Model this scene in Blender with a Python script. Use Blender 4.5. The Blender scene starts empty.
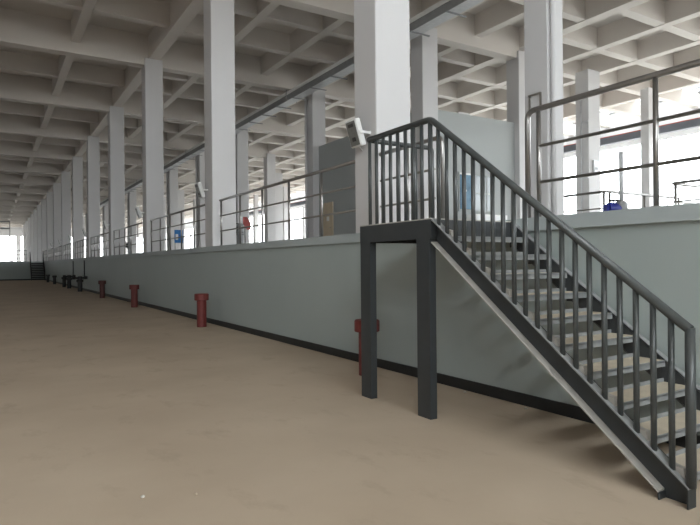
import bpy, math, random
from mathutils import Vector, Matrix
random.seed(7)
S = bpy.context.scene
C = S.collection

# ------------------------------------------------------------------ camera
CAM_H, FPX, VPX, ROLL = 1.58, 580.0, -8.0, 0.0087
TH = math.atan((350 - VPX) / FPX)
cam_data = bpy.data.cameras.new('camera'); cam = bpy.data.objects.new('camera', cam_data); C.objects.link(cam)
fw = Vector((math.sin(TH), math.cos(TH), 0)); rt = Vector((math.cos(TH), -math.sin(TH), 0)); up = Vector((0, 0, 1))
cu = up * math.cos(ROLL) + rt * math.sin(ROLL); cr = rt * math.cos(ROLL) - up * math.sin(ROLL)
M4 = Matrix((cr, cu, -fw)).transposed().to_4x4(); M4.translation = (0, 0, CAM_H)
cam.matrix_world = M4
cam_data.sensor_width = 36; cam_data.lens = 36 * FPX / 700; cam_data.shift_y = 0.5 / 700
cam_data.clip_end = 400
S.camera = cam

# ------------------------------------------------------------------ world, daylight, exposure
w = bpy.data.worlds.new('overcast'); S.world = w; w.use_nodes = True
nt = w.node_tree; nt.nodes.clear()
wo = nt.nodes.new('ShaderNodeOutputWorld'); bg = nt.nodes.new('ShaderNodeBackground')
tc = nt.nodes.new('ShaderNodeTexCoord'); sx = nt.nodes.new('ShaderNodeSeparateXYZ')
rp = nt.nodes.new('ShaderNodeValToRGB')
rp.color_ramp.elements[0].position = 0.47; rp.color_ramp.elements[0].color = (.34, .335, .32, 1)
rp.color_ramp.elements[1].position = 0.53; rp.color_ramp.elements[1].color = (.93, .97, 1.0, 1)
mr = nt.nodes.new('ShaderNodeMapRange'); mr.inputs['From Min'].default_value = -1
nt.links.new(tc.outputs['Generated'], sx.inputs[0]); nt.links.new(sx.outputs['Z'], mr.inputs['Value'])
nt.links.new(mr.outputs[0], rp.inputs[0]); nt.links.new(rp.outputs[0], bg.inputs[0]); nt.links.new(bg.outputs[0], wo.inputs[0])
bg.inputs[1].default_value = 5.0
vs = S.view_settings
S.display_settings.display_device = 'sRGB'
vs.view_transform = 'Standard'; vs.look = 'None'; vs.gamma = 1; vs.use_curve_mapping = False
vs.exposure = 2.75

# ------------------------------------------------------------------ dimensions (metres)
XW = 4.97                  # face of the retaining wall
DECK = 2.05                # deck level
PITCH, Y0 = 7.70, 7.88     # column pitch, far edge of first column
XL, XR, YB, YE, YF = -9.0, 31.5, -8.0, 73.0, 132.0
SOFF, SEC, LONG, TRANS = 10.3, 9.55, 9.40, 9.16
KMAX = 15

def portal(loc, rot, sx_, sy_):
    l = bpy.data.lights.new('daylight_portal', 'AREA'); l.shape = 'RECTANGLE'; l.size = sx_; l.size_y = sy_
    l.cycles.is_portal = True
    o = bpy.data.objects.new('daylight_portal', l); C.objects.link(o); o.location = loc; o.rotation_euler = rot
R90 = math.pi / 2
portal((XR + .3, (YB + YF) / 2, 5.5), (0, R90, 0), 5.8, YF - YB)             # side windows
portal(((XL + XR) / 2, YF + .3, 5.0), (-R90, 0, 0), XR - XL, 5.2)             # far end windows
portal(((XL + XR) / 2, YB - .3, 7.87), (R90, 0, 0), XR - XL, 2.5)              # windows behind the camera
portal((30.7, (YB + YF) / 2, 10.9), (0, 0, 0), 1.7, YF - YB)                  # glazed roof strip by the windows

# ------------------------------------------------------------------ materials
def mat(name, col, rough=.7, metal=0., var=.06, scale=4., bump=0., bscale=40., col2=None, spec=.5, detail=4):
    m = bpy.data.materials.new(name); m.use_nodes = True
    n = m.node_tree.nodes; L = m.node_tree.links; b = n['Principled BSDF']
    b.inputs['Roughness'].default_value = rough; b.inputs['Metallic'].default_value = metal
    b.inputs['Specular IOR Level'].default_value = spec
    t = n.new('ShaderNodeTexCoord'); no = n.new('ShaderNodeTexNoise')
    no.inputs['Scale'].default_value = scale; no.inputs['Detail'].default_value = detail
    L.new(t.outputs['Object'], no.inputs['Vector'])
    r = n.new('ShaderNodeValToRGB')
    a = [max(0, c * (1 - var)) for c in col]; z = [min(1, c * (1 + var)) for c in (col2 or col)]
    r.color_ramp.elements[0].position = .3; r.color_ramp.elements[1].position = .7
    r.color_ramp.elements[0].color = (*a, 1); r.color_ramp.elements[1].color = (*z, 1)
    L.new(no.outputs['Fac'], r.inputs[0]); L.new(r.outputs[0], b.inputs['Base Color'])
    if bump:
        n2 = n.new('ShaderNodeTexNoise'); n2.inputs['Scale'].default_value = bscale; n2.inputs['Detail'].default_value = 5
        L.new(t.outputs['Object'], n2.inputs['Vector'])
        bp = n.new('ShaderNodeBump'); bp.inputs['Strength'].default_value = bump; bp.inputs['Distance'].default_value = .01
        L.new(n2.outputs['Fac'], bp.inputs['Height']); L.new(bp.outputs[0], b.inputs['Normal'])
    return m
def srgb(r, g, b):
    f = lambda v: (v / 255 / 12.92) if v <= 10 else ((v / 255 + .055) / 1.055) ** 2.4
    return (f(r), f(g), f(b))

m_floor = mat('floor_dust', srgb(186, 168, 147), .82, var=.04, scale=.6, bump=.12, bscale=25, col2=srgb(195, 178, 157), spec=.3, detail=8)
# footprints and scuffs on the dusty floor
def floor_marks(m):
    n = m.node_tree.nodes; L = m.node_tree.links; b = n['Principled BSDF']
    base = b.inputs['Base Color'].links[0].from_socket
    t = [x for x in n if x.type == 'TEX_COORD'][0]
    v = n.new('ShaderNodeTexNoise'); v.inputs['Scale'].default_value = 2.3; v.inputs['Detail'].default_value = 6; v.inputs['Roughness'].default_value = .65
    mp = n.new('ShaderNodeMapping'); mp.inputs['Scale'].default_value = (1, .55, 1); mp.inputs['Rotation'].default_value = (0, 0, .5)
    L.new(t.outputs['Object'], mp.inputs[0]); L.new(mp.outputs[0], v.inputs['Vector'])
    r = n.new('ShaderNodeValToRGB'); r.color_ramp.elements[0].position = .56; r.color_ramp.elements[1].position = .74
    r.color_ramp.elements[0].color = (0, 0, 0, 1); r.color_ramp.elements[1].color = (.55, .55, .55, 1)
    L.new(v.outputs['Fac'], r.inputs[0])
    mx = n.new('ShaderNodeMix'); mx.data_type = 'RGBA'
    L.new(r.outputs[0], mx.inputs['Factor']); L.new(base, mx.inputs['A']); mx.inputs['B'].default_value = (*srgb(164, 146, 126), 1)
    L.new(mx.outputs['Result'], b.inputs['Base Color'])
floor_marks(m_floor)
m_wall = mat('gray_green_paint', srgb(167, 176, 174), .6, var=.03, scale=.5, bump=.05, bscale=12)
m_ledge = mat('ledge_paint', srgb(174, 182, 183), .65, var=.03, scale=2)
m_skirt = mat('black_skirting', srgb(32, 33, 33), .5, var=.1, scale=6)
m_conc = mat('white_column_paint', srgb(207, 205, 205), .8, var=.02, scale=.8, bump=.05, bscale=15)
m_ceil = mat('ceiling_paint', srgb(212, 205, 198), .85, var=.035, scale=.5, bump=.05, bscale=10)
m_deck = mat('deck_screed', srgb(210, 209, 206), .7, var=.05, scale=1)
m_steel = mat('charcoal_paint', srgb(54, 57, 59), .45, var=.09, scale=5, bump=.06, bscale=60)
m_rail = mat('gray_rail_paint', srgb(70, 73, 73), .38, var=.08, scale=9)
m_dust = mat('dusty_steel', srgb(172, 168, 161), .7, var=.12, scale=8)
m_tan = mat('tread_infill', srgb(196, 184, 164), .85, var=.08, scale=7, bump=.15, bscale=50)
m_nose = mat('tread_edge_steel', srgb(140, 142, 142), .55, var=.12, scale=14)
m_inox = mat('stainless_tube', srgb(150, 147, 144), .34, metal=.85, var=.05, scale=12)
m_inoxf = mat('stainless_thin_tube', srgb(150, 146, 140), .4, metal=.75, var=.05, scale=12)
m_red = mat('red_oxide_paint', srgb(110, 44, 40), .55, var=.14, scale=9, bump=.1)
m_red_shade = mat('shaded_red_paint', srgb(96, 42, 38), .6, var=.14, scale=9)  # same red oxide, shade on the farther stub put into the colour
m_red_deepshade = mat('deep_shaded_red_paint', srgb(78, 38, 35), .6, var=.14, scale=9)  # same red again, deeper shade painted into the tone
m_black = mat('black_iron', srgb(36, 35, 35), .5, var=.15, scale=8)
m_part = mat('partition_gray', srgb(166, 169, 168), .7, var=.02, scale=.7)
m_door = mat('wood_door', srgb(198, 182, 156), .6, var=.06, scale=3)
m_blue = mat('blue_poster', srgb(38, 84, 116), .5, var=.35, scale=2.2, col2=srgb(84, 122, 146))
m_white = mat('white_enamel', srgb(228, 228, 226), .5, var=.02, scale=5)
m_glassd = mat('lamp_glass', srgb(120, 120, 116), .3, var=.12, scale=20)
m_lampdark = mat('lamp_core', srgb(60, 58, 55), .4, var=.1, scale=20)
m_galv = mat('galvanised', srgb(205, 206, 208), .5, metal=.25, var=.08, scale=6)
m_traydark = mat('gray_tray_side', srgb(140, 141, 142), .5, metal=.1, var=.06, scale=5)
m_motor = mat('blue_motor', srgb(34, 44, 130), .4, var=.1, scale=12)
m_orange = mat('orange_paint', srgb(214, 92, 60), .5, var=.05, scale=6)
m_girder = mat('girder_gray', srgb(120, 122, 130), .5, var=.05, scale=3)
m_bluesign = mat('blue_board', srgb(40, 118, 190), .45, var=.08, scale=4)
m_pink = mat('red_notice', srgb(205, 104, 100), .5, var=.2, scale=8)
m_frame = mat('window_frame', srgb(225, 227, 228), .5, var=.02, scale=5)
m_winglass2 = mat('dim_glass', srgb(150, 156, 160), .2, var=.05, scale=2)
m_stone = mat('pebble', srgb(205, 200, 190), .8, var=.1, scale=30)

def pane_material(name, tint):
    m = bpy.data.materials.new(name); m.use_nodes = True
    n = m.node_tree.nodes; L = m.node_tree.links; n.clear()
    o = n.new('ShaderNodeOutputMaterial'); mx = n.new('ShaderNodeMixShader'); mx.inputs[0].default_value = .07
    t = n.new('ShaderNodeBsdfTransparent'); t.inputs[0].default_value = (tint * .985, tint, tint, 1)
    g = n.new('ShaderNodeBsdfGlossy'); g.inputs['Roughness'].default_value = .05
    no = n.new('ShaderNodeTexNoise'); no.inputs['Scale'].default_value = 3
    r = n.new('ShaderNodeMapRange'); r.inputs['To Min'].default_value = .03; r.inputs['To Max'].default_value = .08
    L.new(no.outputs['Fac'], r.inputs[0]); L.new(r.outputs[0], g.inputs['Roughness'])
    L.new(t.outputs[0], mx.inputs[1]); L.new(g.outputs[0], mx.inputs[2]); L.new(mx.outputs[0], o.inputs[0])
    return m
m_pane = pane_material('tinted_window_pane', .58)
m_clear = pane_material('clear_window_pane', .98)

# ------------------------------------------------------------------ mesh helpers
class MB:
    def __init__(s): s.v = []; s.f = []; s.sm = []
    def _add(s, vs_, fs, smooth=False):
        k = len(s.v); s.v += [tuple(p) for p in vs_]
        for f in fs: s.f.append(tuple(i + k for i in f)); s.sm.append(smooth)
        return s
    def box(s, x0, x1, y0, y1, z0, z1):
        vs_ = [(x, y, z) for z in (z0, z1) for y in (y0, y1) for x in (x0, x1)]
        return s._add(vs_, [(0, 2, 3, 1), (4, 5, 7, 6), (0, 1, 5, 4), (2, 6, 7, 3), (0, 4, 6, 2), (1, 3, 7, 5)])
    def cbox(s, x0, x1, y0, y1, z0, z1, c=.02):          # vertical edges chamfered
        p = [(x0 + c, y0), (x1 - c, y0), (x1, y0 + c), (x1, y1 - c), (x1 - c, y1), (x0 + c, y1), (x0, y1 - c), (x0, y0 + c)]
        return s.prism([(a, b, z0) for a, b in p], (0, 0, z1 - z0))
    def bbox(s, x0, x1, y0, y1, z0, z1, c=.01):          # all edges chamfered
        xs, ys, zs = (x0, x1), (y0, y1), (z0, z1); V = []; idx = {}
        for i in (0, 1):
            for j in (0, 1):
                for k in (0, 1):
                    sx_, sy_, sz_ = (c, -c)[i], (c, -c)[j], (c, -c)[k]
                    for a, p in enumerate(((xs[i], ys[j] + sy_, zs[k] + sz_), (xs[i] + sx_, ys[j], zs[k] + sz_), (xs[i] + sx_, ys[j] + sy_, zs[k]))):
                        idx[i, j, k, a] = len(V); V.append(p)
        I = lambda i, j, k, a: idx[i, j, k, a]; Fc = []
        for i in (0, 1): Fc.append([I(i, 0, 0, 0), I(i, 1, 0, 0), I(i, 1, 1, 0), I(i, 0, 1, 0)])
        for j in (0, 1): Fc.append([I(0, j, 0, 1), I(1, j, 0, 1), I(1, j, 1, 1), I(0, j, 1, 1)])
        for k in (0, 1): Fc.append([I(0, 0, k, 2), I(1, 0, k, 2), I(1, 1, k, 2), I(0, 1, k, 2)])
        for j in (0, 1):
            for k in (0, 1): Fc.append([I(0, j, k, 1), I(1, j, k, 1), I(1, j, k, 2), I(0, j, k, 2)])
            for i in (0, 1): Fc.append([I(i, j, 0, 0), I(i, j, 1, 0), I(i, j, 1, 1), I(i, j, 0, 1)])
        for i in (0, 1):
            for k in (0, 1): Fc.append([I(i, 0, k, 0), I(i, 1, k, 0), I(i, 1, k, 2), I(i, 0, k, 2)])
            for j in (0, 1):
                for k in (0, 1): Fc.append([I(i, j, k, 0), I(i, j, k, 1), I(i, j, k, 2)])
        ctr = Vector(((x0 + x1) / 2, (y0 + y1) / 2, (z0 + z1) / 2)); out = []
        for f in Fc:
            p = [Vector(V[q]) for q in f]; nn = (p[1] - p[0]).cross(p[2] - p[0])
            out.append(tuple(f) if nn.dot(sum(p, Vector()) / len(p) - ctr) > 0 else tuple(reversed(f)))
        return s._add(V, out)
    def prism(s, prof, ext):
        n = len(prof); e = Vector(ext)
        vs_ = [Vector(p) for p in prof]; vs_ += [p + e for p in vs_]
        nn = Vector()
        for i in range(n): nn += vs_[i].cross(vs_[(i + 1) % n])
        fl = nn.dot(e) > 0
        fs = [tuple(range(n))[::-1], tuple(range(n, 2 * n))] + [(i, (i + 1) % n, n + (i + 1) % n, n + i) for i in range(n)]
        if not fl: fs = [tuple(reversed(f)) for f in fs]
        return s._add(vs_, fs)
    def tube(s, pts, r, n=10, caps=True):
        pts = [Vector(p) for p in pts]; rings = []
        d0 = (pts[1] - pts[0]).normalized()
        a = Vector((0, 0, 1)) if abs(d0.z) < .9 else Vector((1, 0, 0))
        u = d0.cross(a).normalized()
        for i, p in enumerate(pts):
            if i == 0: d = d0; k = 1
            elif i == len(pts) - 1: d = (pts[-1] - pts[-2]).normalized(); k = 1
            else:
                d1 = (p - pts[i - 1]).normalized(); d2 = (pts[i + 1] - p).normalized(); d = (d1 + d2).normalized(); k = 1
            u = (u - d * u.dot(d)).normalized(); v = d.cross(u)
            rings.append([p + (u * math.cos(2 * math.pi * j / n) + v * math.sin(2 * math.pi * j / n)) * r * k for j in range(n)])
        vs_ = [q for g in rings for q in g]; fs = []
        for i in range(len(pts) - 1):
            for j in range(n):
                j2 = (j + 1) % n; fs.append((i * n + j, i * n + j2, (i + 1) * n + j2, (i + 1) * n + j))
        k0 = len(s.v); s._add(vs_, fs, True)
        if caps:
            s.f.append(tuple(k0 + j for j in range(n))[::-1]); s.sm.append(False)
            s.f.append(tuple(k0 + (len(pts) - 1) * n + j for j in range(n))); s.sm.append(False)
        return s
    def lathe(s, prof, n=20, ctr=(0, 0, 0)):             # prof: (r, z) from bottom to top
        cx, cy, cz = ctr; vs_ = []; fs = []
        for r, z in prof:
            vs_ += [(cx + r * math.cos(2 * math.pi * j / n), cy + r * math.sin(2 * math.pi * j / n), cz + z) for j in range(n)]
        for i in range(len(prof) - 1):
            for j in range(n):
                j2 = (j + 1) % n; fs.append((i * n + j, i * n + j2, (i + 1) * n + j2, (i + 1) * n + j))
        k0 = len(s.v); s._add(vs_, fs, False)
        s.f.append(tuple(k0 + j for j in range(n))[::-1]); s.sm.append(False)
        s.f.append(tuple(k0 + (len(prof) - 1) * n + j for j in range(n))); s.sm.append(False)
        return s
    def build(s, name, m, parent=None, loc=None):
        me = bpy.data.meshes.new(name); me.from_pydata(s.v, [], s.f); me.update()
        me.polygons.foreach_set('use_smooth', s.sm); me.materials.append(m)
        o = bpy.data.objects.new(name, me); C.objects.link(o); o.parent = parent
        if loc: o.location = loc
        return o
def bend(p0, corner, p1, r, n=6):
    """polyline p0 -> rounded corner -> p1"""
    p0, c, p1 = Vector(p0), Vector(corner), Vector(p1)
    a = (p0 - c).normalized(); b = (p1 - c).normalized()
    A, B = c + a * r, c + b * r; out = [p0]
    for i in range(n + 1):
        t = i / n; out.append(A * (1 - t) ** 2 + c * 2 * t * (1 - t) + B * t * t)
    return out + [p1]
def tag(o, label, cat, group=None):
    o['label'] = label; o['category'] = cat
    if group: o['group'] = group
    return o
def thing(name, loc, label, cat, group=None, rz=0):
    o = bpy.data.objects.new(name, None); C.objects.link(o); o.location = loc; o.rotation_euler = (0, 0, rz)
    o.empty_display_size = .1
    return tag(o, label, cat, group)
def struct(o): o['kind'] = 'structure'; return o
def dup(o, loc, label=None, parent=None, top=True):
    c = o.copy(); C.objects.link(c); c.parent = parent
    if top: c.location = loc
    if label: c['label'] = label
    for ch in o.children: dup(ch, None, None, c, False)
    return c
def bx(*a): return MB().box(*a)
ORD = ['', 'first', 'second', 'third', 'fourth', 'fifth', 'sixth', 'seventh', 'eighth', 'ninth', 'tenth', 'eleventh', 'twelfth', 'thirteenth', 'fourteenth', 'fifteenth', 'sixteenth', 'seventeenth']

# ------------------------------------------------------------------ room shell
struct(bx(XL, XW + .3, YB, YE + .3, -.25, 0).build('floor', m_floor))
struct(bx(XW + .25, XR, YB, YF, DECK - .3, DECK).build('floor_deck', m_deck))
struct(bx(XL, XW + .25, YE + .25, YF, DECK - .3, DECK).build('floor_deck_end', m_deck))
struct(bx(XW, XW + .25, YB, YE, 0, DECK - .14).build('wall_right', m_wall))
struct(bx(XL, XW + .25, YE, YE + .25, 0, DECK - .14).build('wall_end', m_wall))
# coping along the retaining walls
struct(bx(XW - .045, XW + .25, YB, YE - .045, DECK - .14, DECK).build('trim_1', m_ledge))
struct(bx(XL, XW + .25, YE - .045, YE + .25, DECK - .14, DECK).build('trim_2', m_ledge))
struct(bx(XW - .018, XW, YB, YE - .018, 0, .13).build('baseboard_right', m_skirt))
struct(bx(XL, XW - .018, YE - .018, YE, 0, .13).build('baseboard_end', m_skirt))
struct(bx(XL - .3, XL, YB - .3, YF + .3, -.25, SOFF + .3).build('wall_left', m_conc))

WTOP, WBOT = 8.3, 2.75
wn = [0]
def window(axis, p, a0, a1, z0, z1, npan=3, bars=(.5,), glass=None):
    """a glazed opening in wall plane axis = p, from a0 to a1"""
    wn[0] += 1
    e = bpy.data.objects.new('window_%d' % wn[0], None); C.objects.link(e); struct(e)
    e.location = (p, a0, z0) if axis == 'x' else (a0, p, z0)
    def B(b0, b1, h0, h1, t):
        return bx(-t, t, b0, b1, h0, h1) if axis == 'x' else bx(b0, b1, -t, t, h0, h1)
    Wd, Hh = a1 - a0, z1 - z0
    f = MB()
    for q in (B(0, Wd, 0, .07, .05), B(0, Wd, Hh - .07, Hh, .05), B(0, .07, .07, Hh - .07, .05), B(Wd - .07, Wd, .07, Hh - .07, .05)):
        f._add(q.v, q.f)
    f.build('window_frame', m_frame, e)
    st = (Wd - .14) / npan; hs = [.07] + [Hh * b for b in bars] + [Hh - .07]
    for i in range(npan):
        if i: B(.07 + st * i - .025, .07 + st * i + .025, .07, Hh - .07, .04).build('mullion', m_frame, e)
        for j in range(len(hs) - 1):
            B(.07 + st * i + .025, .07 + st * (i + 1) - .025, hs[j] + .02, hs[j + 1] - .02, .004).build('pane', glass or m_pane, e)
    for b in bars: B(.07, Wd - .07, Hh * b - .02, Hh * b + .02, .035).build('transom', m_frame, e)

# right window wall: sill wall, lintel, piers, windows
side = struct(MB().box(XR, XR + .3, YB, YF, DECK - .3, WBOT).box(XR, XR + .3, YB, YF, WTOP, SOFF + .3).build('wall_side', m_conc))
ks = range(-2, KMAX + 2)
edges = [YB] + [Y0 - .3 + PITCH * k for k in ks if YB < Y0 - .3 + PITCH * k < YF] + [YF]
for a, b in zip(edges[:-1], edges[1:]):
    if b - a > 2: window('x', XR + .15, a + .3, b - .3, WBOT, WTOP)
for y in edges:
    y0, y1 = max(YB, y - .3), min(YF, y + .3)
    bx(XR, XR + .3, y0, y1, WBOT, WTOP).build('pier', m_conc, side)
# far end wall with windows
farw = struct(MB().box(XL, XR, YF, YF + .3, DECK - .3, 2.5).box(XL, XR, YF, YF + .3, 7.5, SOFF + .3).build('wall_far', m_conc))
xe = [XL + (XR - XL) * i / 6 for i in range(7)]
for i, x in enumerate(xe): bx(max(XL, x - .35), min(XR, x + .35), YF, YF + .3, 2.5, 7.5).build('pier', m_conc, farw)
for a, b in zip(xe[:-1], xe[1:]): window('y', YF + .15, a + .35, b - .35, 2.5, 7.5)
# wall behind the camera with its windows over the deck and the hall
backw = struct(MB().box(XL, XR, YB - .3, YB, 9.05, SOFF + .3).build('wall_back', m_conc))
xb = [XL, -2.0, 4.97, 12.5, 20.5, XR]
bz = [(6.7, 9.05), (6.7, 9.05), None, (6.7, 9.05), (6.7, 9.05)]
for x in xb: bx(max(XL, x - .3), min(XR, x + .3), YB - .3, YB, -.25, 9.05).build('pier', m_conc, backw)
for (a, b), q in zip(zip(xb[:-1], xb[1:]), bz):
    if q is None: bx(a + .3, b - .3, YB - .3, YB, -.25, 9.05).build('wall_panel', m_conc, backw); continue
    bx(a + .3, b - .3, YB - .3, YB, -.25, q[0]).build('wall_panel', m_conc, backw)
    if q[1] < 9.05: bx(a + .3, b - .3, YB - .3, YB, q[1], 9.05).build('wall_panel', m_conc, backw)
    window('y', YB - .15, a + .3, b - .3, q[0], q[1], glass=m_clear if a < 4 else None)

# ------------------------------------------------------------------ waffle ceiling
XSK = 29.9
ceiling = struct(bx(XL, XSK, YB, YF, SOFF, SOFF + .3).build('ceiling', m_ceil))
wn[0] += 1
sky = struct(bpy.data.objects.new('window_%d' % wn[0], None)); C.objects.link(sky); sky.location = (XSK, YB, SOFF + .1)
SKW = XR - XSK; SKL = YF - YB
for x in (0, SKW / 2 - .07, SKW - .14): bx(x, x + .14, 0, SKL, -.06, .06).build('glazing_bar', m_traydark, sky)
nsk = 56
for i in range(nsk + 1): bx(.14, SKW - .14, SKL * i / nsk - .06, SKL * i / nsk + .06, -.05, .05).build('glazing_bar', m_traydark, sky)
for i in range(nsk):
    for x in (0, SKW / 2): bx(x + .05, x + SKW / 2 - .05, SKL * i / nsk + .03, SKL * (i + 1) / nsk - .03, -.006, .006).build('pane', m_pane, sky)
def beam(x0, x1, y0, y1, z0, name='beam'): return bx(x0, x1, y0, y1, z0, SOFF).build(name, m_ceil, ceiling)
YC = [Y0 - .31 + PITCH * k for k in range(-2, KMAX + 2)]
for x, wd in ((5.32, .4), (12.42, .5), (17.0, .44)): beam(x - wd / 2, x + wd / 2, YB, YF, LONG if x < 15 else SEC, 'main_beam')
for x, wd in ((-6.1, .3), (-3.2, .3), (-.25, .3), (2.6, .3), (7.45, .3), (9.85, .3), (14.7, .32), (19.55, .36), (22.1, .36), (24.65, .36), (27.25, .36)):
    beam(x - wd / 2, x + wd / 2, YB, YF, SEC)
for y in YC:
    if YB < y < YF: beam(XL, 16.78, y - .22, y + .22, TRANS, 'main_beam')
    if YB < y + 4.5 < YF: beam(XL, 5.12, y + 4.5 - .14, y + 4.5 + .14, SEC + .03)
    for t in (2.25, 4.8):
        if YB < y + t < YF: beam(5.52, 16.78, y + t - .15, y + t + .15, SEC + .03)
    for t in (-1.5, 1.07, 3.63):
        if YB < y + t < YF: beam(17.22, XR, y + t - .18, y + t + .18, SEC + .02)

# ------------------------------------------------------------------ columns
def column(x, k, wx=.66, wy=.62, label='', group=None, pipe=False, name='square_column', top=LONG):
    y1 = Y0 + PITCH * k
    o = MB().cbox(0, wx, -wy, 0, 0, top - DECK, .015).build(name, m_conc, None, (x, y1, DECK))
    tag(o, label, 'column', group)
    if pipe:
        p = MB().tube([(-.07, -.12, 0), (-.07, -.12, top - DECK - .05)], .055, 10)
        for h in (1.5, 4, 6.5): p.box(-.13, 0, -.15, -.09, h, h + .04)
        p.build('downpipe', m_conc, o)
    return o
column(XW, 0, label='thick white square column rising right behind the stair landing')
for k in range(1, 16):
    column(XW, k, label='tall white square column in the hall edge row, %s counted from the stair landing' % ORD[k + 1], group='columns along the hall edge')
for k in range(1, 13):
    if k == 1: column(12.1, 1, label='white column at the corner of the gray control room')
    elif k == 2: column(12.1, 2, label='white column with downpipe at the far end of the control room wall', pipe=True)
    else: column(11.5 if k == 3 else 11.8, k, label='white deck column under the cable tray, %s past the control room' % ORD[k - 2], group='columns under the cable tray', pipe=True)
cc = column(8.92, 0, .46, .56, label='white column on the deck beside the right stainless railing end')
MB().tube([(.1, -.61, 0), (.1, -.61, LONG - DECK - .3)], .05, 10).build('downpipe', m_conc, cc)
MB().box(-.03, 0, -.16, -.13, 2.45, 2.75).box(-.03, 0, -.42, -.39, 2.45, 2.75).box(-.05, -.03, -.42, -.13, 2.72, 2.75).build('cable_bracket', m_inoxf, cc)
for k in (1, 4, 5, 6, 7, 8):
    column(16.65, k, label='white deck column behind the cable tray row, %s beyond the control room' % ORD[max(1, k - 3)] if k > 1 else 'white column at the right end of the control room', group='deck columns beyond the tray' if k > 1 else None)
for k in range(1, 10):
    c4 = column(20.7, k, .76, label='white deck column before the windows, %s beyond the one with the switch box' % ORD[max(1, k - 1)] if k > 1 else 'white deck column carrying a small switch box', group='columns before the windows' if k > 1 else None)
    if k == 1:
        cn = MB().tube([(-.05, -.3, .0), (-.05, -.3, 6.2)], .03, 8)
        for h in (1.1, 2.9, 5.2): cn.box(-.06, .0, -.62, -.28, h, h + .05)
        cn.build('conduit', m_galv, c4)
for k in range(1, 10):
    column(25.3, k, .45, .4, label='slim white column at the crane girder, %s beyond the switch box column' % ORD[max(1, k - 1)] if k > 1 else 'slim white column seen past the blue valve actuator', group='columns at the crane girder' if k > 1 else None)

# ------------------------------------------------------------------ steel stair with landing
RIS, NR, YL = .1835, 11, 4.50
GO = .2445; LZ = RIS * NR
XS0, XS1 = 3.73, 4.93
SL = RIS / GO
stair = thing('steel_stair', (XS0, YL, 0), 'charcoal steel stair with landing and baluster railing against gray wall', 'stair')
stair_off = Vector((XS0, YL, 0))
def SB(mb, name, m, parent=None, sub=False):
    if not sub: mb.v = [tuple(Vector(p) - stair_off) for p in mb.v]
    else: mb.v = [tuple(Vector(p) - stair_off) for p in mb.v]
    return mb.build(name, m, parent or stair)
def zt(y): return LZ - (YL - y) * SL - .005            # stringer top line
YS = 2.0                                              # foot of the stair
SD = .245                                              # vertical depth of the stringer
def stringer(xw, xf):
    """web plate at xw..xw+.01, flanges towards xf"""
    prof = [(YS, 0), (YS, zt(YS)), (YL, LZ), (YL, LZ - SD), (YS + .19, zt(YS + .19) - SD + .0), (YS + .19, 0)]
    zb = zt(YS + .19) - SD
    if zb < .02: prof[4] = (YS + .19 + (.02 - zb) / SL, .02)
    s_ = SB(MB().prism([(xw, y, z) for y, z in prof], (.01, 0, 0)), 'stringer', m_steel)
    a, b = sorted((xw, xf))
    t = .012
    SB(MB().prism([(a, YS, zt(YS)), (a, YL, LZ), (a, YL, LZ - t), (a, YS, zt(YS) - t)], (b - a, 0, 0)), 'upper_flange', m_nose, s_)
    ya = YS + .2
    lf = lambda y: LZ - (YL - y) * SL - SD
    SB(MB().prism([(a, ya, max(lf(ya), .035)), (a, YL, lf(YL)), (a, YL, lf(YL) + t), (a, ya, max(lf(ya), .035) + t)], (b - a, 0, 0)), 'lower_flange', m_dust, s_)
    SB(MB().box(a, b, YS, YS + .01, 0, zt(YS) - t), 'end_plate', m_steel, s_)
    SB(MB().box(a, b, ya - .01, ya, 0, max(lf(ya), .035)), 'foot_plate', m_steel, s_)
stringer(XS0 + .08, XS0)
stringer(XS1 - .075, XS1 - .005)
TX0, TX1 = XS0 + .092, XS1 - .075
for k in range(1, NR):
    z = RIS * k; yn = YL - (NR - k) * GO
    t = MB()
    t.box(TX0, TX1, yn, yn + .262, z - .02, z - .012)
    t.box(TX0, TX1, yn, yn + .006, z - .055, z)
    t.box(TX0, TX1, yn + .256, yn + .262, z - .02, z + .03)
    o = SB(t, 'tread', m_nose)
    SB(MB().box(TX0, TX1 - .0, yn + .006, yn + .256, z - .012, z - .002), 'infill', m_tan, o)
    SB(MB().box(TX1 - .006, TX1, yn + .02, yn + .25, z - .10, z - .02), 'bracket', m_steel, o)
    # bracket ends that stand above the near stringer
    q0, q1 = yn - .01, yn + .085
    SB(MB().prism([(XS0 + .045, q0, zt(q0)), (XS0 + .045, q1, zt(q1)), (XS0 + .045, q1, zt(q1) + .012), (XS0 + .045, q0 + .01, zt(q0) + .065)], (.04, 0, 0)), 'end_bracket', m_dust, o)
# landing
YLe = 5.81
SB(bx(XS0, XW - .05, YL, YLe, LZ - .008, LZ + .004), 'landing_plate', m_dust)
fb = MB()
fb.box(XS0, XS0 + .01, YL, YLe, LZ - .2, LZ - .008)
SB(fb, 'landing_beam', m_steel)
SB(bx(XS0 + .01, XW - .05, YLe - .01, YLe, LZ - .2, LZ - .008), 'landing_beam', m_steel)
SB(bx(XS0 + .01, XW - .05, YL + .0, YL + .01, LZ - .2, LZ - .008), 'landing_beam', m_steel)
SB(bx(XW - .06, XW - .05, YL + .01, YLe - .01, LZ - .2, LZ - .008), 'landing_beam', m_steel)
for y0 in (4.53, 5.6):
    lg = MB()
    lg.box(XS0 + .001, XS0 + .012, y0, y0 + .205, 0, LZ - .2 if y0 > 5 else LZ - .2)
    lg.box(XS0 + .012, XS0 + .085, y0, y0 + .01, 0, LZ - .2)
    lg.box(XS0 + .012, XS0 + .085, y0 + .195, y0 + .205, 0, LZ - .2)
    SB(lg, 'leg', m_steel)
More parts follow.
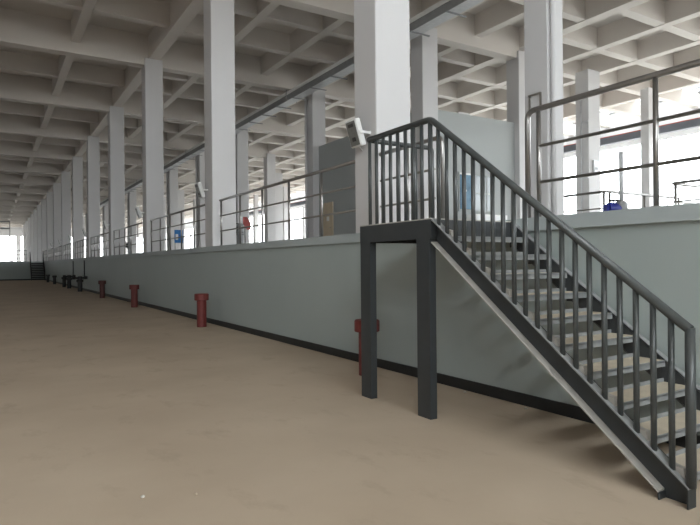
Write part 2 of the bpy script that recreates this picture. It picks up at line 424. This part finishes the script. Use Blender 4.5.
# railing
XRL = XS0 + .035
HZ = 1.0
zr = lambda y: zt(y) + HZ
ytop, ybot = 4.51, YS + .0
ysr = 5.66
hr = [(XRL, ysr, LZ + HZ)] + [Vector(p) for p in bend((XRL, ysr - .4, LZ + HZ), (XRL, ytop + .02, LZ + HZ), (XRL, ybot, zr(ybot)), .06)][1:]
SB(MB().tube(hr, .032, 12), 'handrail', m_rail)
SB(MB().tube([(XRL, ybot, zt(ybot)), (XRL, ybot, zr(ybot) + .012)], .031, 12), 'newel_post', m_rail)
NB = 21
for i in range(1, NB):
    y = ybot + (4.54 - ybot) * i / NB
    SB(MB().tube([(XRL, y, zt(y) - .012), (XRL, y, zr(y) - .01)], .0205, 8), 'baluster', m_rail)
SB(MB().tube([(XRL, 4.54, LZ), (XRL, 4.54, LZ + HZ - .01)], .025, 10), 'newel_post', m_rail)
for i in range(1, 9):
    y = 4.54 + (ysr - .02 - 4.54) * i / 8
    SB(MB().tube([(XRL, y, LZ), (XRL, y, LZ + HZ - .01)], .0205, 8), 'baluster', m_rail)
# side rail of the landing
sr = bend((XRL, ysr, LZ + HZ - .005), (4.72, ysr, LZ + HZ - .005), (4.72, ysr, LZ), .06)
SB(MB().tube(sr, .028, 12), 'side_rail', m_rail)
for x in (3.96, 4.2, 4.46):
    SB(MB().tube([(x, ysr, LZ), (x, ysr, LZ + HZ - .01)], .019, 8), 'baluster', m_rail)

# ------------------------------------------------------------------ stainless guard rails
RZ = 1.18
def guard_rail(x, y, length, posts, label, group=None, start=None, end=None, rz=0, h=RZ, mids=(.385, .775), r=.031, mat_=None):
    """rail that runs along local +Y from (x, y)"""
    mt = mat_ or m_inox
    g = thing('guard_rail', (x, y, DECK), label, 'railing', group, rz)
    a, b = 0., length
    pts = []
    if start: pts += bend((0, a, 0), (0, a, h), (0, a + .5, h), .1)[:-1]
    else: pts += [(0, a, h)]
    if end: pts += bend((0, b - .5, h), (0, b, h), (0, b, 0), .1)[1:]
    else: pts += [(0, b, h)]
    MB().tube(pts, r, 12).build('top_rail', mt, g)
    ma, mb_ = (a + .15 if start else a), (b - .15 if end else b)
    for f in mids: MB().tube([(0, ma, f), (0, mb_, f)], r * .56, 8).build('mid_rail', m_inoxf, g)
    for p in posts:
        q = MB().tube([(0, p, .008), (0, p, h - .01)], r * .78, 10); q.lathe([(.05, 0), (.05, .012)], 12, (0, p, 0)); q.build('post', mt, g)
    return g
XG = XW + .07
guard_rail(XG, -2.6, 4.41 + 2.6, [2.6 + 4.26, 2.6 + 2.96, 2.6 + 1.63, 2.6 + .3, 2.6 - 1.03, .2],
           'stainless guard rail with rounded end right of the stair landing', end=True)
guard_rail(XG, 5.84, 7.26 - 5.84, [.75], 'short stainless guard rail between landing and thick column', start=True)
posts = [1.24 + 1.335 * i for i in range(5)]
base = guard_rail(XG, Y0, 6.66, posts, 'stainless guard rail between two hall columns beside the stair')
for k in range(1, 9):
    o = dup(base, (XG, Y0 + PITCH * k, DECK)); o['label'] = 'stainless guard rail between hall columns, %s bay counted from the stair' % ORD[k + 1]; o['group'] = 'guard rails between hall columns'
guard_rail(3.3, YE + .1, 12.1, [.1 + 1.33 * i for i in range(10)], 'guard rail on the coping of the far end wall', rz=math.pi / 2, r=.045, mat_=m_traydark)

# rails round the openings in the deck
def corner_rail(x, y, ly, lx, label):
    g = thing('pit_rail', (x, y, DECK), label, 'railing')
    h = 1.07; s_ = 1 if ly > 0 else -1
    MB().tube(bend((0, ly, h), (0, 0, h), (lx, 0, h), .05), .03, 10).build('top_rail', m_inox, g)
    for f in (.35, .7): MB().tube(bend((0, ly, f), (0, 0, f), (lx, 0, f), .04), .017, 8).build('mid_rail', m_inoxf, g)
    n = int(abs(ly) / 1.3)
    for i in range(n + 1): MB().tube([(0, ly * i / max(n, 1) + (s_ * .06 if i == 0 else 0), 0), (0, ly * i / max(n, 1) + (s_ * .06 if i == 0 else 0), h)], .027, 8).build('post', m_inox, g)
    n = int(lx / 1.3)
    for i in range(n + 1): MB().tube([(lx * i / n + (.12 if i == 0 else 0), 0, 0), (lx * i / n + (.12 if i == 0 else 0), 0, h)], .027, 8).build('post', m_inox, g)
corner_rail(11.6, 7.95, 1.55, 2.9, 'low stainless rail round the deck opening behind the blue actuator')
corner_rail(11.63, 6.5, -3.2, 6.0, 'stainless corner rail on the deck nearest the tall windows')

# ------------------------------------------------------------------ cable tray beside the row of deck columns
tray = thing('cable_tray', (11.12, Y0 + .3, 8.7), 'long gray cable tray along the beam above the deck columns', 'cable tray')
TL = 70.0
MB().box(.31, .34, 0, TL, .0, .34).build('side_plate', m_galv, tray)
MB().box(-.1, -.07, 0, TL, .0, .24).build('side_plate', m_traydark, tray)
MB().box(-.07, .31, 0, TL, .0, .02).build('tray_floor', m_galv, tray)
MB().box(-.12, -.05, 0, TL, .24, .38).build('tray_lip', m_white, tray)
MB().prism([(-.05, 0, .36), (.34, 0, .38), (.34, 0, .34), (-.05, 0, .32)], (0, TL, 0)).build('tray_cover', m_white, tray)
for i in range(42):
    y = 1.0 + 1.65 * i
    if y > TL - .1: break
    r = (y + .3) % PITCH
    wide = .34 if r > PITCH - .75 else .62
    MB().box(-.13, wide, y, y + .05, -.035, 0).build('bracket', m_traydark, tray)
for k in range(9):
    y = PITCH * (k + 1) - .3 - .31
    for x in (-.135, .355): MB().box(x - .012, x + .012, y - .012, y + .012, -.035, TRANS - 8.7).build('hanger', m_traydark, tray)

# ------------------------------------------------------------------ floodlights on the columns
def floodlight(label, group=None):
    f = thing('floodlight', (0, 0, 0), label, 'floodlight', group)
    ang = math.radians(17)
    def R(mb):
        ca, sa = math.cos(ang), math.sin(ang)
        mb.v = [(-.19 + x * ca - z * sa, y, z * ca + x * sa) for x, y, z in mb.v]; return mb
    R(MB().bbox(-.03, .07, -.15, .15, -.21, .21, .015)).build('housing', m_white, f)
    g = R(MB().bbox(-.036, -.029, -.125, .125, -.185, .185, .003)).build('lens', m_glassd, f)
    R(MB().box(-.05, -.035, -.05, .03, -.12, -.06)).build('lamp_core', m_lampdark, g)
    R(MB().box(-.04, -.035, -.07, .07, .10, .15)).build('lamp_core', m_lampdark, g)
    for s_ in (-1, 1):
        MB().box(-.2, 0, s_ * .17 - .008, s_ * .17 + .008, -.02, .02).build('bracket_arm', m_white, f)
    MB().box(-.012, 0, -.178, .178, -.03, .03).build('bracket_plate', m_white, f)
    MB().tube([(-.12, 0, -.1), (-.08, .02, -.2), (-.02, .05, -.24), (-.012, .06, -.22)], .008, 6).build('cable', m_white, f)
    return f
fl = floodlight('white floodlight on the thick column by the stair handrail'); fl.location = (XW, Y0 - .3, 3.58)
for k in range(1, 8):
    o = dup(fl, (XW, Y0 + PITCH * k - .1, 3.58)); o['label'] = 'white floodlight on the %s hall column counted from the stair' % ORD[k + 1]; o['group'] = 'floodlights on hall columns'

# ------------------------------------------------------------------ red pipe stubs along the wall
def bollard(y, label, m=m_red, x=4.5, h=.84, group=None):
    b = thing('pipe_stub', (x, y, 0), label, 'pipe', group)
    MB().lathe([(.12, 0), (.12, h - .16)], 20).build('pipe', m, b)
    MB().lathe([(.165, h - .17), (.178, h - .16), (.178, h - .02), (.165, h)], 20).build('flange_cap', m, b)
    return b
bollard(6.85, 'red pipe stub with cap half hidden behind the stair leg', h=.78)
bollard(14.45, 'bright red capped pipe stub nearest to the stair in the open row')
bollard(22.6, 'shade-toned red capped pipe stub, second in the open row from the stair', m_red_shade)
bollard(30.0, 'deeper shade-toned red capped pipe stub, third in the open row from the stair', m_red_deepshade)
for i, y in enumerate((47.3, 55.0, 61.7)): bollard(y, 'blackish pipe stub, %s beyond the black valve stands' % ORD[i + 1], m_black, h=.74, group='far dark pipe stubs')
def valve(y, label, arm, riser):
    b = thing('valve_stand', (4.5, y, 0), label, 'valve')
    MB().lathe([(.13, 0), (.13, .55), (.2, .6), (.2, .7), (.12, .75), (.12, .92)], 18).build('body', m_black, b)
    MB().tube([(-arm, 0, .82), (arm, 0, .82)], .06, 10).build('arm', m_black, b)
    for s_ in (-1, 1): MB().tube([(s_ * arm, 0, .74), (s_ * arm, 0, .92)], .1, 12).build('flange', m_black, b)
    MB().tube([(.25, 0, .85), (.25, 0, riser)], .03, 8).build('riser_pipe', m_black, b)
valve(38.3, 'black valve stand with side arms and thin riser pipe', .33, 1.88)
valve(44.0, 'smaller black valve stand further along the wall', .3, 1.88)

# ------------------------------------------------------------------ control room on the deck
room = thing('control_room', (12.4, 15.2, DECK), 'gray partition control room standing between deck columns', 'partition room')
RH = 4.72
bx(.33, 4.3, 0, .12, 0, RH).build('front_wall', m_part, room)
bx(0, .12, .38, 7.5, 0, RH).build('side_wall', m_part, room)
bx(4.3, 4.42, 0, 7.5, 0, RH).build('side_wall', m_part, room)
bx(0, 4.42, 7.5, 7.62, 0, RH).build('rear_wall', m_part, room)
d = bx(-.04, 0, 6.2, 7.02, .02, 2.15).build('door', m_door, room)
MB().tube([(-.08, 6.3, 1.05), (-.08, 6.42, 1.05)], .015, 8).build('handle', m_inox, d)
bx(-.046, -.04, 6.5, 6.72, 1.35, 1.55).build('door_sign', m_white, d)
wdw = MB().box(1.42, 3.16, -.05, 0, 1.3, 1.36).box(1.42, 3.16, -.05, 0, 2.6, 2.68).box(1.42, 1.48, -.05, 0, 1.36, 2.6).box(3.1, 3.16, -.05, 0, 1.36, 2.6).box(2.1, 2.15, -.05, 0, 1.36, 2.6).build('window_frame', m_part, room)
bx(2.15, 3.1, -.03, -.02, 1.36, 2.6).build('pane', m_winglass2, wdw)
bx(2.15, 3.1, -.045, -.03, 1.95, 1.99).build('glazing_bar', m_part, wdw)
bx(2.75, 2.79, -.045, -.03, 1.36, 2.6).build('glazing_bar', m_part, wdw)
po = thing('notice_board', (13.82, 15.2, DECK + 1.38), 'blue picture board hung on the control room wall', 'poster')
bx(.05, .66, -.075, -.055, 0, 1.2).build('panel', m_blue, po)
bx(.04, .67, -.08, -.05, 1.2, 1.26).build('header_strip', m_white, po)
bx(.18, .34, -.08, -.075, .62, .68).build('caption', m_white, po)
cab = thing('white_cabinet', (13.9, 14.4, DECK), 'low white cabinet in front of the control room', 'cabinet')
MB().bbox(0, 1.5, 0, .5, .05, 1.15, .01).build('body', m_white, cab)
for i in range(2): bx(.03 + .75 * i, .72 + .75 * i, -.015, 0, .08, 1.1).build('door', m_frame, cab)
bx(.02, 1.48, .02, .48, 0, .05).build('plinth', m_traydark, cab)

# ------------------------------------------------------------------ valve actuators on the deck
def actuator(x, y, label, rod=1.0, group=None, body=None, s=1.):
    a = thing('valve_actuator', (x, y, DECK), label, 'actuator', group)
    MB().lathe([(.14, 0), (.14, .03), (.09, .05), (.09, .36), (.13, .38), (.13, .42)], 16).build('pedestal', m_traydark, a)
    MB().lathe([(.09, .42), (.12, .45), (.12, .64), (.07, .7)], 16).build('gearbox', m_traydark, a)
    mo = MB().tube([(-.24, .12, .54), (-.22, .11, .54), (.02, -.0, .54)], .12, 16); mo.build('motor', body or m_motor, a)
    MB().tube([(-.29, .145, .54), (-.24, .12, .54)], .085, 16).build('motor_end_cap', body or m_motor, a)
    hw = MB()
    for i in range(16):
        t0, t1 = 2 * math.pi * i / 16, 2 * math.pi * (i + 1) / 16
        hw.tube([(-.16 + .1 * math.cos(t0), .05 + .1 * math.sin(t0), .70), (-.16 + .1 * math.cos(t1), .05 + .1 * math.sin(t1), .70)], .012, 6, False)
    hw.tube([(-.26, .05, .7), (-.06, .05, .7)], .008, 6).tube([(-.16, .05, .62), (-.16, .05, .71)], .012, 6)
    hw.build('handwheel', m_black, a)
    MB().tube([(.02, 0, .66), (.02, 0, .66 + rod)], .042, 12).build('stem_cover', m_galv, a)
    return a
actuator(10.45, 6.85, 'blue motor valve actuator with tall gray stem cover on deck')
actuator(6.1, 15.9, 'dark valve actuator on the deck beside the second hall column', .0 + .25, body=m_black)
actuator(6.0, 31.2, 'dark valve actuator with post further down the deck', .5, body=m_black)

# ------------------------------------------------------------------ signs on the deck
sg = thing('blue_sign_stand', (8.2, 30.2, DECK), 'blue information board on thin posts on the deck', 'sign')
bx(-.18, .26, -.02, .02, .65, 1.32).build('panel', m_bluesign, sg)
bx(-.13, .0, -.028, -.02, .8, 1.1).build('picture', m_white, sg)
for x in (-.14, .2): MB().tube([(x, .04, 0), (x, .04, 1.3)], .02, 8).build('post', m_inoxf, sg)
rs = thing('red_extinguisher_sign', (9.7, 24.4, DECK), 'small red notice on a post on the deck', 'sign')
MB().prism([(-.2, -.02, 1.25), (.0, -.02, 1.05), (.16, -.02, 1.05), (.16, -.02, 1.35), (-.02, -.02, 1.62), (-.2, -.02, 1.62)], (0, .04, 0)).build('panel', m_pink, rs)
MB().tube([(-.1, .03, 0), (-.1, .03, 1.5)], .02, 8).build('post', m_black, rs)

# switch box and conduit on the column before the windows
sw = thing('switch_box', (20.9, Y0 + PITCH - .62, 5.2), 'small white switch box on the deck column', 'switch box')
MB().bbox(.0, .34, -.1, 0, 0, .5, .01).build('box', m_galv, sw)
bx(.07, .23, -.106, -.1, .1, .2).build('cover', m_traydark, sw)
# crane girder in front of the windows
cg = thing('crane_girder', (26.1, 2, 0), 'gray crane runway girder with orange rail before the windows', 'crane girder')
bx(-.15, .15, 0, 82, 7.36, 7.68).build('girder', m_girder, cg)
bx(-.1, .1, 0, 82, 7.68, 7.73).build('rail', m_orange, cg)

# ------------------------------------------------------------------ small stair in the far corner
fs = thing('corner_stair', (3.55, YE, 0), 'small dark steel stair in the far corner under the end wall', 'stair')
for x in (0, 1.27):
    MB().prism([(x, -2.6, 0), (x, -.02, DECK), (x, -.02, DECK - .28), (x, -2.25, 0)], (.05, 0, 0)).build('stringer', m_black, fs)
for k in range(1, 11):
    bx(.05, 1.27, -2.6 + .25 * k, -2.6 + .25 * k + .25, .186 * k - .11, .186 * k).build('tread', m_black, fs)
for x in (.025, 1.295):
    MB().tube(bend((x, -2.55, .1), (x, -2.55, 1.1), (x, -.1, DECK + 1.05), .06) + [(x, -.08, DECK)], .03, 8).build('handrail', m_black, fs)
    for i in range(1, 6):
        y = -2.55 + .45 * i
        MB().tube([(x, y, (y + 2.6) * .79), (x, y, 1.1 + (y + 2.55) * .81)], .016, 6).build('baluster', m_black, fs)
# scaffold frame on the deck beyond the end wall
sf = thing('lifting_frame', (.2, YE + 5, DECK), 'thin steel frame tower standing on the far deck', 'frame')
for x in (0, 1.6):
    for y in (0, 1.2): bx(x - .03, x + .03, y - .03, y + .03, 0, 4.75).build('upright', m_traydark, sf)
for z in (1.5, 3.9, 4.7):
    for y in (0, 1.2): bx(.03, 1.57, y - .03, y + .03, z - .04, z + .04).build('crossbar', m_traydark, sf)

# ------------------------------------------------------------------ crumbs on the floor
def crumb(x, y, r, label, m):
    o = MB().lathe([(r * .6, 0), (r, r * .3), (r * .8, r * .7), (r * .3, r)], 7).build('pebble', m, None, (x, y, 0)); tag(o, label, 'pebble')
crumb(.86, 4.1, .016, 'tiny white crumb lying on the tan floor', m_stone)
crumb(1.18, 3.95, .014, 'tiny brown crumb lying on the tan floor', m_floor)
crumb(4.86, 5.25, .02, 'white plaster chip at the black skirting between the stair legs', m_stone)
crumb(4.85, 4.3, .02, 'white plaster chip at the black skirting under the stair flight', m_stone)
